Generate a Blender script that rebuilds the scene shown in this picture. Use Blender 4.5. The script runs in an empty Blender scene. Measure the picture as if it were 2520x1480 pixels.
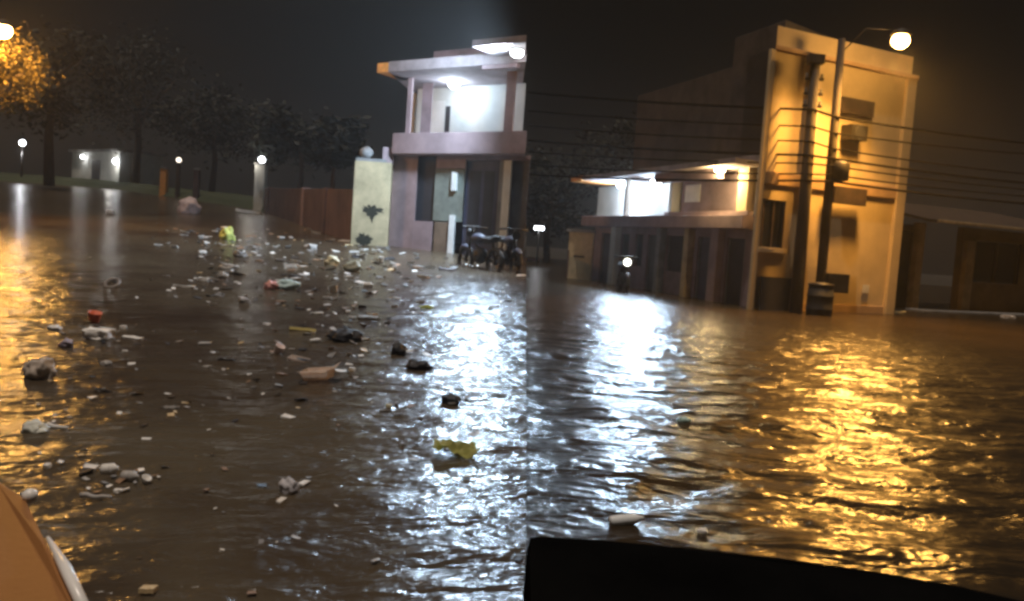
import bpy, bmesh, math, random
from mathutils import Vector, Matrix, noise
random.seed(11)
SC = bpy.context.scene
COL = SC.collection
V = Vector

# ------------------------------------------------------------------ camera
CAMH, F, CX, CY = 1.5, 2183.0, 1260.0, 740.0        # measured on a 2520 x 1480 picture
PITCH, ROLL = math.radians(4.03), math.radians(4.0)
fwd = V((0, math.cos(PITCH), -math.sin(PITCH)))
up0 = V((0, math.sin(PITCH), math.cos(PITCH)))
rt0 = V((1, 0, 0))
RT = rt0 * math.cos(ROLL) + up0 * math.sin(ROLL)
UP = up0 * math.cos(ROLL) - rt0 * math.sin(ROLL)
EYE = V((0, 0, CAMH))
cam = bpy.data.cameras.new('camera')
cam.sensor_width = 36.0
cam.lens = 36.0 * F / 2520.0
cam.clip_end = 2000.0
cam.clip_start = 0.05
camo = bpy.data.objects.new('camera', cam)
COL.objects.link(camo)
camo.matrix_world = Matrix(((RT.x, UP.x, -fwd.x, 0), (RT.y, UP.y, -fwd.y, 0), (RT.z, UP.z, -fwd.z, CAMH), (0, 0, 0, 1)))
SC.camera = camo

# the upper street on the left climbs away from the viewer, the lower one lies level
SL, Y0 = 0.045, 3.0
def ray(px, py): return fwd * F + RT * (px - CX) - UP * (py - CY)
def zL(y): return SL * (y - Y0)
def P(px, py, s):
    """a point of the place seen in direction px,py: on the upper street 'L', the lower street 'R' or at a distance"""
    d = ray(px, py)
    if s == 'L': t = (SL * (EYE.y - Y0) - EYE.z) / (d.z - SL * d.y)
    elif s == 'R': t = -EYE.z / d.z
    else: t = s / d.y
    return EYE + d * t

# ------------------------------------------------------------------ materials
def mat(name, col, rough=0.8, var=0.25, scale=3.0, bump=0.0, bscale=None, col2=None, metal=0.0, spec=None, stretch=None):
    m = bpy.data.materials.new(name); m.use_nodes = True
    nt = m.node_tree; n = nt.nodes; l = nt.links
    b = n['Principled BSDF']
    b.inputs['Roughness'].default_value = rough
    b.inputs['Metallic'].default_value = metal
    if spec is not None: b.inputs['Specular IOR Level'].default_value = spec
    tc = n.new('ShaderNodeTexCoord')
    src = tc.outputs['Object']
    if stretch:
        mp = n.new('ShaderNodeMapping'); mp.inputs['Scale'].default_value = stretch
        l.new(src, mp.inputs['Vector']); src = mp.outputs['Vector']
    nz = n.new('ShaderNodeTexNoise'); nz.inputs['Scale'].default_value = scale
    nz.inputs['Detail'].default_value = 6; nz.inputs['Roughness'].default_value = 0.65
    l.new(src, nz.inputs['Vector'])
    rp = n.new('ShaderNodeValToRGB')
    c2 = col2 or tuple(c * (1 - var) for c in col)
    c1 = col if col2 else tuple(min(1, c * (1 + var)) for c in col)
    rp.color_ramp.elements[0].position = 0.35; rp.color_ramp.elements[1].position = 0.65
    rp.color_ramp.elements[0].color = (*c2, 1); rp.color_ramp.elements[1].color = (*c1, 1)
    l.new(nz.outputs['Fac'], rp.inputs['Fac']); l.new(rp.outputs['Color'], b.inputs['Base Color'])
    if bump:
        nb = n.new('ShaderNodeTexNoise'); nb.inputs['Scale'].default_value = bscale or scale * 6
        nb.inputs['Detail'].default_value = 5
        l.new(src, nb.inputs['Vector'])
        bp = n.new('ShaderNodeBump'); bp.inputs['Strength'].default_value = bump; bp.inputs['Distance'].default_value = 0.02
        l.new(nb.outputs['Fac'], bp.inputs['Height']); l.new(bp.outputs['Normal'], b.inputs['Normal'])
    return m

def emit(name, col, s):
    m = bpy.data.materials.new(name); m.use_nodes = True
    nt = m.node_tree; nt.nodes.remove(nt.nodes['Principled BSDF'])
    e = nt.nodes.new('ShaderNodeEmission'); e.inputs['Color'].default_value = (*col, 1); e.inputs['Strength'].default_value = s
    nt.links.new(e.outputs['Emission'], nt.nodes['Material Output'].inputs['Surface'])
    return m

def water_mat(name, col, col2, rough, layers, patch=0.35, skew=0.0):
    m = mat(name, col, rough, col2=col2, scale=patch)
    n = m.node_tree.nodes; l = m.node_tree.links; b = n['Principled BSDF']
    b.inputs['IOR'].default_value = 1.33
    b.inputs['Specular IOR Level'].default_value = 0.5
    tc = n['Texture Coordinate']
    prev = None
    for (sx, sy, sc, dist) in layers:
        mp = n.new('ShaderNodeMapping'); mp.inputs['Scale'].default_value = (sx, sy, 1)
        rot = n.new('ShaderNodeMapping'); rot.inputs['Rotation'].default_value = (0, 0, skew)
        l.new(tc.outputs['Object'], rot.inputs['Vector']); l.new(rot.outputs['Vector'], mp.inputs['Vector'])
        nz = n.new('ShaderNodeTexNoise'); nz.inputs['Scale'].default_value = sc
        nz.inputs['Detail'].default_value = 3; nz.inputs['Roughness'].default_value = 0.5
        nz.inputs['Distortion'].default_value = 0.4
        l.new(mp.outputs['Vector'], nz.inputs['Vector'])
        bp = n.new('ShaderNodeBump'); bp.inputs['Strength'].default_value = 1.0; bp.inputs['Distance'].default_value = dist
        l.new(nz.outputs['Fac'], bp.inputs['Height'])
        if prev: l.new(prev.outputs['Normal'], bp.inputs['Normal'])
        prev = bp
    l.new(prev.outputs['Normal'], b.inputs['Normal'])
    return m

M = dict(
    ground=mat('dark earth', (0.03, 0.025, 0.018), 0.9, bump=0.4),
    grass=mat('verge grass', (0.035, 0.045, 0.018), 0.95, bump=0.8, bscale=14),
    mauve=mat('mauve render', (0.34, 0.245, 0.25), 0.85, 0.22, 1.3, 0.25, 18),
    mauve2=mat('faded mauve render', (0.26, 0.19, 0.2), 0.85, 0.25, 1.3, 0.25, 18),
    grey=mat('grey concrete', (0.23, 0.225, 0.22), 0.9, 0.3, 1.5, 0.3, 20),
    pale=mat('pale plaster', (0.62, 0.62, 0.58), 0.8, 0.12, 1.2, 0.15, 15),
    white=mat('white paint', (0.78, 0.77, 0.74), 0.6, 0.1, 2),
    yellow=mat('yellow plaster', (0.5, 0.4, 0.24), 0.85, 0.25, 1.6, 0.25, 16),
    stain=mat('black mould', (0.035, 0.033, 0.022), 0.95, 0.4, 6, 0.4),
    brick=mat('brown boundary render', (0.09, 0.055, 0.05), 0.9, 0.35, 0.9, 0.4, 10),
    dark=mat('dark opening', (0.018, 0.018, 0.022), 0.7, 0.4, 2),
    door=mat('grey painted door', (0.09, 0.09, 0.1), 0.55, 0.25, 2, 0.1),
    greenpanel=mat('grey green shutter', (0.2, 0.215, 0.18), 0.7, 0.25, 2, 0.2),
    brownpanel=mat('brown panel', (0.2, 0.135, 0.09), 0.75, 0.25, 2, 0.2),
    navy=mat('navy painted door', (0.045, 0.045, 0.075), 0.6, 0.3, 1.5, 0.1),
    orange=mat('orange fascia paint and lamplit tone', (0.72, 0.3, 0.07), 0.6, 0.25, 5, 0.2),
    roof=mat('roof slab concrete', (0.3, 0.25, 0.25), 0.85, 0.25, 2, 0.2),
    darkrender=mat('weathered dark render', (0.065, 0.057, 0.056), 0.9, 0.35, 1.2, 0.3),
    ochre=mat('cream painted wall', (0.58, 0.46, 0.28), 0.85, 0.13, 0.7, 0.2, 14),
    ochre2=mat('terracotta painted band', (0.48, 0.32, 0.18), 0.85, 0.2, 1.2, 0.2, 14),
    wood=mat('weathered pole wood', (0.04, 0.03, 0.025), 0.85, 0.35, 3, 0.4, stretch=(6, 6, 0.6)),
    cable=mat('black cable', (0.01, 0.009, 0.008), 0.95, spec=0.0),
    metal=mat('dull dark metal', (0.03, 0.027, 0.025), 0.5, 0.3, 3, metal=0.4),
    chrome=mat('bright chrome trim', (0.9, 0.9, 0.88), 0.22, 0.03, 2, metal=1.0),
    trim_glint=mat('chrome trim with glint in white', (0.92, 0.91, 0.88), 0.3, 0.02, 2),  # white base colour paints the lamp's reflection along the chrome
    rubber=mat('black rubber', (0.015, 0.015, 0.016), 0.7, 0.3, 6),
    black=mat('black car trim', (0.004, 0.004, 0.004), 0.9, 0.3, 6, spec=0.0),
    carpaint=mat('copper brown car paint', (0.33, 0.15, 0.05), 0.5, 0.08, 2, 0.06, 30),
    glass=mat('dark glass', (0.012, 0.013, 0.015), 0.08, 0.3, 1.5),
    lowwall=mat('brown lower house wall', (0.27, 0.175, 0.085), 0.9, 0.3, 0.9, 0.3),
    lowpost=mat('tan post', (0.5, 0.36, 0.2), 0.85, 0.25, 2, 0.2),
    shade=mat('dark timber', (0.045, 0.028, 0.018), 0.85, 0.4, 2, 0.2),
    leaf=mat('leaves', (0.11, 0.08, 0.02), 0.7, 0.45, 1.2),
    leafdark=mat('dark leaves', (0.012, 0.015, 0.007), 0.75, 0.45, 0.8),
    bark=mat('bark', (0.07, 0.05, 0.035), 0.95, 0.35, 4, 0.6, stretch=(5, 5, 0.8)),
)
SOD = (1.0, 0.47, 0.09)
COOL = (0.58, 0.78, 1.0)
M['bulb_sod'] = emit('sodium lamp glow', (1.0, 0.52, 0.13), 130)
M['bulb_sod_small'] = emit('sodium lamp glow at the edge', (1.0, 0.55, 0.15), 110)
M['bulb_cool'] = emit('cool white lamp glow', (0.85, 0.94, 1.0), 60)
M['bulb_warm'] = emit('warm lamp glow', (1.0, 0.82, 0.5), 30)
M['bulb_far'] = emit('far white lamp glow', (0.92, 0.95, 1.0), 14)
M['bulb_dim'] = emit('far dim lamp glow', (1.0, 0.86, 0.7), 3)
M['headlight'] = emit('headlight glow', (1.0, 0.98, 0.82), 8)

# ------------------------------------------------------------------ object helpers
def tag(o, label=None, cat=None, group=None, kind=None):
    if label: o['label'] = label
    if cat: o['category'] = cat
    if group: o['group'] = group
    if kind: o['kind'] = kind
    return o

def thing(name, loc, label, cat, group=None):
    o = bpy.data.objects.new(name, None); COL.objects.link(o)
    o.location = loc; o.empty_display_size = 0.3
    return tag(o, label, cat, group)

def link(name, bm, m, parent=None, smooth=False, bevel=0.0, root=None):
    me = bpy.data.meshes.new(name)
    bmesh.ops.recalc_face_normals(bm, faces=bm.faces)
    if bevel:
        bmesh.ops.bevel(bm, geom=[e for e in bm.edges if len(e.link_faces) == 2 and e.calc_face_angle(0) > 0.6],
                        offset=bevel, segments=2, affect='EDGES', profile=0.7)
    bm.to_mesh(me); bm.free()
    for p in me.polygons: p.use_smooth = smooth
    for mm in (m if isinstance(m, (list, tuple)) else [m]): me.materials.append(M[mm] if isinstance(mm, str) else mm)
    o = bpy.data.objects.new(name, me); COL.objects.link(o)
    if parent is not None:
        off = parent.location.copy()
        p = parent.parent
        while p is not None: off += p.location; p = p.parent
        me.transform(Matrix.Translation(-off))
        o.parent = parent
    else:
        # origin at the base of the mesh
        xs = [v.co for v in me.vertices]
        c = V((sum(v.x for v in xs) / len(xs), sum(v.y for v in xs) / len(xs), min(v.z for v in xs)))
        me.transform(Matrix.Translation(-c)); o.location = c
    return o

def hexa(bm, pts):
    v = [bm.verts.new(p) for p in pts]      # 0-3 bottom, 4-7 top
    for f in ((0, 3, 2, 1), (4, 5, 6, 7), (0, 1, 5, 4), (1, 2, 6, 5), (2, 3, 7, 6), (3, 0, 4, 7)):
        bm.faces.new([v[i] for i in f])

def boxw(bm, c, s, rz=0.0):
    R = Matrix.Rotation(rz, 3, 'Z'); c = V(c); a, b, h = s[0] / 2, s[1] / 2, s[2] / 2
    hexa(bm, [c + R @ V(q) for q in ((-a, -b, -h), (a, -b, -h), (a, b, -h), (-a, b, -h), (-a, -b, h), (a, -b, h), (a, b, h), (-a, b, h))])

def tube(bm, pts, rad, seg=8, cap=True):
    pts = [V(p) for p in pts]; n = len(pts)
    rads = rad if isinstance(rad, (list, tuple)) else [rad] * n
    rings = []
    for i, p in enumerate(pts):
        t = (pts[min(i + 1, n - 1)] - pts[max(i - 1, 0)]).normalized()
        a = t.orthogonal().normalized() if abs(t.z) > 0.95 else t.cross(V((0, 0, 1))).normalized()
        b = t.cross(a).normalized()
        rings.append([bm.verts.new(p + (a * math.cos(k * 2 * math.pi / seg) + b * math.sin(k * 2 * math.pi / seg)) * rads[i]) for k in range(seg)])
    for i in range(n - 1):
        for k in range(seg):
            bm.faces.new((rings[i][k], rings[i][(k + 1) % seg], rings[i + 1][(k + 1) % seg], rings[i + 1][k]))
    if cap:
        bm.faces.new(rings[0][::-1]); bm.faces.new(rings[-1])

def lathe(bm, prof, c, axis=V((0, 0, 1)), seg=16):
    axis = axis.normalized(); a = axis.orthogonal().normalized(); b = axis.cross(a); c = V(c)
    rings = [[bm.verts.new(c + axis * h + (a * math.cos(k * 2 * math.pi / seg) + b * math.sin(k * 2 * math.pi / seg)) * max(r, 1e-4)) for k in range(seg)] for r, h in prof]
    for i in range(len(rings) - 1):
        for k in range(seg):
            bm.faces.new((rings[i][k], rings[i][(k + 1) % seg], rings[i + 1][(k + 1) % seg], rings[i + 1][k]))
    bm.faces.new(rings[0][::-1]); bm.faces.new(rings[-1])

def ball(bm, c, r, seg=3, sq=(1, 1, 1)):
    q = bmesh.ops.create_icosphere(bm, subdivisions=seg, radius=1.0)
    for v in q['verts']: v.co = V(c) + V((v.co.x * r * sq[0], v.co.y * r * sq[1], v.co.z * r * sq[2]))
    return q['verts']

class Front:
    """a vertical wall plane with its own measures: u along it, z up, d towards the viewer"""
    def __init__(s, p0, p1, back=None):
        s.o = V((p0.x, p0.y, 0)); s.zb = (p0.z, p1.z)
        s.u = V((p1.x - p0.x, p1.y - p0.y, 0)); s.len = s.u.length; s.u.normalize()
        s.n = V((s.u.y, -s.u.x, 0))
        if s.n.y > 0: s.n = -s.n
        s.back = -s.n if back is None else V((back[0], back[1], 0)).normalized()
    def at(s, u, z, d=0.0): return s.o + s.u * u + (s.n * d if d > 0 else s.back * -d) + V((0, 0, z))
    def uz(s, px, py, d=0.0):
        r = ray(px, py); o = s.o + (s.n * d if d > 0 else s.n * (d * s.back.dot(-s.n)))
        t = (o - EYE).dot(s.n) / r.dot(s.n)
        p = EYE + r * t
        k = 0.0 if d > 0 else -d * s.back.dot(s.u)
        return (p - s.o).dot(s.u) - k, p.z
    def U(s, px, py, d=0.0): return s.uz(px, py, d)[0]
    def Z(s, px, py, d=0.0): return s.uz(px, py, d)[1]
    def box(s, bm, u0, u1, z0, z1, d0, d1):
        a = s.at
        hexa(bm, [a(u0, z0, d0), a(u1, z0, d0), a(u1, z0, d1), a(u0, z0, d1), a(u0, z1, d0), a(u1, z1, d0), a(u1, z1, d1), a(u0, z1, d1)])
    def part(s, name, m, parent, boxes, bevel=0.012):
        bm = bmesh.new()
        for b in boxes: s.box(bm, *b)
        return link(name, bm, m, parent, bevel=bevel)

def lamp(name, loc, col, watt, size=0.12, parent=None):
    l = bpy.data.lights.new(name, 'POINT'); l.color = col; l.energy = watt; l.shadow_soft_size = size
    o = bpy.data.objects.new(name, l); COL.objects.link(o); o.location = loc
    if parent is not None:
        o.parent = parent; o.location = V(loc) - parent.location
    return o

def spot(name, loc, col, watt, parent, aim=(0, 0, -1), deg=158, blend=0.9):
    l = bpy.data.lights.new(name, 'SPOT'); l.color = col; l.energy = watt; l.shadow_soft_size = 0.45
    l.spot_size = math.radians(deg); l.spot_blend = blend
    o = bpy.data.objects.new(name, l); COL.objects.link(o); o.parent = parent; o.location = V(loc) - parent.location
    o.rotation_euler = (-V(aim)).to_track_quat('Z', 'Y').to_euler()

# ------------------------------------------------------------------ ground and the two water surfaces
bm = bmesh.new()
for q in ((-170, -15, -0.6), (170, -15, -0.6), (170, 260, -0.6), (-170, 260, -0.6)): bm.verts.new(q)
bm.faces.new(bm.verts[:] if not bm.verts.ensure_lookup_table() else [])
tag(link('ground', bm, 'ground'), kind='structure')

def edge_x(y, level):
    """where the kerb between the two streets runs"""
    a, b = (P(1295, 1400, 'L'), P(1295, 700, 'L')) if level == 'L' else (P(1295, 1400, 'R'), P(1295, 700, 'R'))
    return a.x + (b.x - a.x) * (y - a.y) / (b.y - a.y)

def fb(x, y, s): return noise.noise(V((x, y, s)))

def wave_left(x, y):
    y0 = y; x, y = x + 0.36 * y, y - 0.36 * x      # the crests run slightly askew to the street
    fade = max(0.3, min(1.0, (26 - y0) / 16)) ** 1.2
    h = 0.020 * fb(x * 0.9, y * 1.5, 1.3) + 0.011 * fb(x * 2.4, y * 4.2, 5.1)
    near = max(0.0, min(1.0, (11 - y0) / 4))
    h += 0.004 * near * fb(x * 7, y * 11, 9.7)
    return h * fade

def wave_right(x, y):
    fade = max(0.0, min(1.0, (24 - y) / 14)) ** 1.3
    w = 0.35 * fb(x * 0.35, y * 0.35, 3.3)
    e = max(0.25, min(1.0, (x + 0.4 * 0) / (0.12 * y + 0.01)))        # the lee of the kerb is calmer
    h = 0.050 * fb(x * 0.5 + w, y * 0.95, 2.2) + 0.036 * fb(x * 1.7 + y * 0.35, y * 2.6 + w, 7.7)
    near = max(0.0, min(1.0, (13 - y) / 5))
    h += 0.0045 * near * fb(x * 4.2, y * 8.5, 4.4)
    return h * fade * (0.5 + 0.5 * e)

def fan(name, x_at, y0, y1, rows, cols, zf, m):
    bm = bmesh.new(); grid = []
    for i in range(rows):
        y = y0 * (y1 / y0) ** (i / (rows - 1))
        row = []
        for j in range(cols):
            x = x_at(y, j / (cols - 1))
            row.append(bm.verts.new((x, y, zf(x, y))))
        grid.append(row)
    for i in range(rows - 1):
        for j in range(cols - 1):
            bm.faces.new((grid[i][j], grid[i][j + 1], grid[i + 1][j + 1], grid[i + 1][j]))
    o = link(name, bm, m, smooth=True)
    return o

M['water_left'] = water_mat('murky flood water with pale patches', (0.095, 0.076, 0.05), (0.038, 0.024, 0.016), 0.22,  # noise mixes a paler olive brown into the darker brown
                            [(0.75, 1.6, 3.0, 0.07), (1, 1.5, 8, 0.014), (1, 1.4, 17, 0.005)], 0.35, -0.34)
M['water_right'] = water_mat('brown flood water', (0.04, 0.028, 0.016), (0.026, 0.019, 0.012), 0.24,
                             [(0.95, 1.9, 2.0, 0.08), (1.0, 1.7, 6, 0.010)], 0.4)
xl = lambda y, t: -(0.85 * y + 2) + (edge_x(y, 'L') + 0.85 * y + 2) * t
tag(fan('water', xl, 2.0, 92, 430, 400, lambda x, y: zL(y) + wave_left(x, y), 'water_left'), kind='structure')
xr = lambda y, t: edge_x(y, 'R') + (0.85 * y + 2 - edge_x(y, 'R')) * t
tag(fan('flood_water', xr, 2.0, 75, 460, 420, wave_right, 'water_right'), kind='structure')
# the bank that carries the upper street: a battered concrete face along its open edge
bm = bmesh.new()
ya, yb = 3.2, 92.0
top = [V((edge_x(y, 'L'), y, zL(y) + 0.0)) for y in (ya, yb)]
bot = [V((edge_x(y, 'R'), y, -0.5)) for y in (ya, yb)]
hexa(bm, [bot[0] - V((0.8, 0, 0)), bot[0], bot[1], bot[1] - V((0.8, 0, 0)), top[0] - V((0.8, 0, 0.05)), top[0] - V((0, 0, 0.05)), top[1] - V((0, 0, 0.05)), top[1] - V((0.8, 0, 0.05))])
tag(link('retaining_wall', bm, 'grey'), 'low concrete retaining wall between the upper littered street and the lower flooded street', 'wall')

# dark grassy verge and bank at the far side of the upper street
pts = [(-260, 436), (0, 446), (140, 455), (300, 469), (420, 486), (540, 503), (640, 520), (700, 540)]
bm = bmesh.new(); prev = None
fr = [P(a, b, 'L') for a, b in pts]
for i, p in enumerate(fr):
    d = V((p.x, p.y, 0)).normalized()
    sec = [p + V((0, 0, -0.05)), p + d * 2.0 + V((0, 0, 0.5)), p + d * 6 + V((0, 0, 0.9)), p + d * 22 + V((0, 0, 1.2)), p + d * 60 + V((0, 0, 1.6))]
    sec = [bm.verts.new(q + V((0, 0, 0.15 * fb(q.x, q.y, 0)))) for q in sec]
    if prev:
        for k in range(4): bm.faces.new((prev[k], sec[k], sec[k + 1], prev[k + 1]))
    prev = sec
bmesh.ops.subdivide_edges(bm, edges=bm.edges[:], cuts=4, use_grid_fill=True, smooth=0.3)
for v in bm.verts: v.co.z += 0.12 * fb(v.co.x * 0.8, v.co.y * 0.8, 6)
tag(link('verge', bm, 'grass', smooth=True), kind='structure')

# ------------------------------------------------------------------ vegetation
def leaves(bm, c, rad, n, size, gap=0.1, seed=0):
    rnd = random.Random(seed)
    cl = []
    for _ in range(max(14, n // 110)):
        while True:
            q = V((rnd.uniform(-1, 1), rnd.uniform(-1, 1), rnd.uniform(-0.8, 1)))
            if 0.25 < q.length < 1: break
        cl.append((V((q.x * rad[0], q.y * rad[1], q.z * rad[2])), rnd.uniform(0.16, 0.34) * min(rad)))
    for _ in range(n):
        k, r = rnd.choice(cl)
        p = V(c) + k + V((rnd.gauss(0, 1), rnd.gauss(0, 1), rnd.gauss(0, 0.75))) * r
        a = V((rnd.uniform(-1, 1), rnd.uniform(-1, 1), rnd.uniform(-0.6, 0.6))).normalized()
        b = a.cross(V((rnd.uniform(-1, 1), rnd.uniform(-1, 1), 1))).normalized()
        s = size * rnd.uniform(0.6, 1.4)
        bm.faces.new([bm.verts.new(q) for q in (p - a * s, p + b * s * 0.45, p + a * s, p - b * s * 0.45)])

def tree(name, base, h, rad, label, n=3500, size=0.16, m='leafdark', group=None, seed=1, lean=0.0):
    t = thing(name, base, label, 'tree', group); rnd = random.Random(seed)
    bm = bmesh.new(); c = V(base) + V((lean, 0, h - rad[2] * 0.85))
    trunk = [V(base) + V((0, 0, -0.2)), V(base) + V((rnd.uniform(-.2, .2), 0, h * 0.3)), c - V((0, 0, rad[2] * 0.4)), c]
    tube(bm, trunk, [0.035 * h, 0.027 * h, 0.02 * h, 0.008 * h])
    for k in range(7):
        a = k * 0.9 + rnd.uniform(0, .5); s = trunk[1].lerp(trunk[3], rnd.uniform(0.3, 0.9))
        e = c + V((math.cos(a) * rad[0] * 0.8, math.sin(a) * rad[1] * 0.8, rnd.uniform(-.3, .7) * rad[2]))
        tube(bm, [s, s.lerp(e, 0.5) + V((0, 0, 0.15)), e], [0.012 * h, 0.007 * h, 0.003 * h], 6)
    link('trunk', bm, 'bark', t, smooth=True)
    bm = bmesh.new(); leaves(bm, c, rad, n, size, seed=seed)
    link('crown', bm, m, t)
    return t

def gz(p): return V((p.x, p.y, zL(p.y)))
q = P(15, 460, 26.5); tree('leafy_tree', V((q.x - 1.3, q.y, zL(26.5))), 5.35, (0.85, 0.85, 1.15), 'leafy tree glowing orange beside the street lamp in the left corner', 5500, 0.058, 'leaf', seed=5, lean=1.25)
specs = [(120, 62, 11, (4.5, 3.5, 4), 'dark spreading tree behind the far white lamp on its post', 21),
         (330, 78, 12, (5, 4, 4.5), 'dark tall tree rising behind the small white building', 22),
         (520, 70, 8, (4, 3, 3), 'dark low tree behind the far gate pillars', 23),
         (735, 48, 5.2, (2.2, 1.6, 1.6), 'dark bushy tree behind the brown boundary wall', 24),
         (820, 40, 4.0, (1.2, 1.2, 1.0), 'small dark shrub tree behind the boundary wall next to the yellow pier', 25)]
for px, y, h, rad, lab, sd in specs:
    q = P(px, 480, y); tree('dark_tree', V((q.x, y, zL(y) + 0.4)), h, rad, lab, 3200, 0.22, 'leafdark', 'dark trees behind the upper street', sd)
specs = [(1350, 62, 7.5, (3.4, 3, 3), 'dark round tree beyond the left end of the lower flooded street', 31),
         (1560, 70, 11, (5, 4, 4), 'dark tall tree behind the long two storey house', 32)]
for px, y, h, rad, lab, sd in specs:
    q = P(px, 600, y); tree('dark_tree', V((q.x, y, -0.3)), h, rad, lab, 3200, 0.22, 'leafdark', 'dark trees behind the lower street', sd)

# ------------------------------------------------------------------ street lamps
def street_lamp(name, head, base, arm_from, label, watt, globe=0.24, col=SOD, bulb='bulb_sod', group='sodium street lamps'):
    t = thing(name, base, label, 'street lamp', group)
    bm = bmesh.new(); tube(bm, [base, base + (arm_from - base) * 0.5, arm_from], [0.09, 0.08, 0.06], 10); link('pole', bm, 'metal', t, smooth=True)
    bm = bmesh.new(); mid = arm_from.lerp(head, 0.5) + V((0, 0, 0.25))
    tube(bm, [arm_from, mid, head + V((0, 0, globe * 0.9))], 0.03, 8); link('arm', bm, 'metal', t, smooth=True)
    bm = bmesh.new(); lathe(bm, [(0.05, globe * 1.25), (globe * 0.8, globe * 0.95), (globe * 1.05, globe * 0.55), (globe * 1.0, globe * 0.5)], head, seg=20); link('lamp_hood', bm, 'metal', t, smooth=True)
    bm = bmesh.new(); ball(bm, head, globe, 3, (1, 1, 0.9)); link('lamp_globe', bm, bulb, t, smooth=True)
    lamp('lamp_light', head - V((0, 0, globe + 0.14)), col, watt, 0.12, t)
    return t
hd = P(6, 76, 25.0); bs = V((hd.x - 4.5, 25.4, zL(25.4)))
street_lamp('street_lamp', hd, bs, V((bs.x, bs.y, hd.z + 0.2)), 'sodium street lamp shining at the left edge above the lit tree', 1150, bulb='bulb_sod_small')

# ------------------------------------------------------------------ upper-left house
LA, LB = P(960, 606, 'L'), P(1288, 646, 'L')
H = Front(LA, LB, (-0.02, 1.0))
t = thing('two_storey_house', H.at(H.len / 2, zL(24) , -1), 'mauve two storey house with glaring white porch light beside the tall yellow pier', 'house', 'two storey houses with lit upper porches')
zb = min(LA.z, LB.z) - 0.3
zf = H.Z(1120, 352); zc = H.Z(1120, 378)         # band above the ground floor
zband1 = H.Z(1120, 325, 0.35); zband0 = H.Z(1120, 379, 0.35)
uE = H.len
u0 = H.U(965, 360, 0.35)
G = []
uw = lambda px: H.U(px, 500)
# ground-floor wall pieces between the openings
H.part('wall', 'mauve', t, [(uw(962), uw(1022), zb, zband0, -0.25, 0), (uw(1022), uw(1068), zb, H.Z(1040, 545), -0.25, -0.01),
    (uw(1068), uw(1140), zband0 - 0.35, zband0, -0.25, -0.005), (uw(1140), uE, zband0 - 0.12, zband0, -0.25, -0.002),
    (uw(962), uw(962) + 0.25, zb, zband0, -5, -0.25), (uE - 0.25, uE, zb, zband0, -5, -0.25), (uw(962) + .25, uE - 0.25, zb, zband0, -5, -4.8)])
def slab_to_end(name, m, x0, z0, z1, d0, d1, py, bev=0.015, xend=1295):
    bm = bmesh.new(); a = H.at; b0 = x0 if d1 > 0 else x0
    e1 = H.U(xend, py, d1); e0 = H.U(xend, py, 0) + (0.0 if d0 < 0 else 0)
    hexa(bm, [a(b0, z0, d0), a(e0, z0, d0), a(e1, z0, d1), a(b0, z0, d1), a(b0, z1, d0), a(e0, z1, d0), a(e1, z1, d1), a(b0, z1, d1)])
    return link(name, bm, m, t, bevel=bev)
slab_to_end('floor_slab', 'mauve', u0, zband0, zband1, -5, 0.35, 350, 0.03)
w = H.part('window', 'dark', t, [(uw(1022), uw(1066), H.Z(1040, 545) + 0.01, zband0 - 0.02, -0.22, -0.16)])
H.part('shutter', 'greenpanel', t, [(uw(1066) + 0.01, uw(1139), H.Z(1100, 545), zband0 - 0.36, -0.2, -0.06)])
H.part('shutter', 'brownpanel', t, [(uw(1072), uw(1108), zb, H.Z(1100, 548), -0.2, -0.04)])
H.part('post', 'white', t, [(uw(1110), uw(1124), zb, H.Z(1110, 530), -0.12, 0.04)])
H.part('post', 'white', t, [(uw(1110), uw(1122), H.Z(1118, 470), H.Z(1118, 425), -0.05, 0.05)])
d1 = H.part('door', 'navy', t, [(uw(1142), uw(1224), zb, zband0 - 0.13, -0.2, -0.13)])
H.part('panel', 'dark', d1, [(uw(1152), uw(1180), zb + 0.7, zband0 - 0.4, -0.13, -0.115), (uw(1188), uw(1214), zb + 0.7, zband0 - 0.4, -0.13, -0.115)])
H.part('post', 'grey', t, [(uw(1224) + .01, uw(1236), zb, zband0 - 0.13, -0.2, -0.02)])
H.part('post', 'white', t, [(uw(1237), uw(1256), zb, zband0 - 0.13, -0.12, 0.06)])
H.part('door', 'door', t, [(uw(1257), uE - 0.02, zb, zband0 - 0.13, -0.2, -0.12)])
H.part('step', 'grey', t, [(uw(1000), uE, zb, zb + 0.32, 0.005, 0.35)])
# upper floor
BW = -1.9
zroof = H.Z(1120, 150, 0.9)
zs = zroof - 0.16
uk = lambda px, d=0.0: H.U(px, 250, d)
uV = H.U(1296, 230, 0) 
H.part('upper_wall', 'pale', t, [(uk(1010), uV, zband1, zs, BW - 0.2, BW), (uV - 0.2, uV, zband1, zs, -5, BW - 0.2), (uk(1010) - 0.35, uk(1010) - 0.15, zband1, zs, -5, BW - 0.6)])
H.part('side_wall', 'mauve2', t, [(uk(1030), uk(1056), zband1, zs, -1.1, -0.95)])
H.part('column', 'mauve', t, [(uk(1003), uk(1014), zband1, zs, -0.16, 0.02)])
H.part('column', 'mauve', t, [(uk(1246), uk(1268), zband1, zs + .2, -0.18, 0.05)])
H.part('door', 'white', t, [(H.U(1060, 280, BW), H.U(1094, 280, BW), zband1, H.Z(1075, 250, BW), BW + 0.005, BW + 0.06)])
H.part('door_gap', 'dark', t, [(H.U(1096, 280, BW), H.U(1108, 280, BW), zband1, H.Z(1100, 262, BW), BW + 0.005, BW + 0.03)])
uRoof0 = H.U(928, 175, 0.9)
slab_to_end('roof', 'roof', uRoof0 + 0.43, zs, zroof + 0.12, -5, 0.9, 140)
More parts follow.
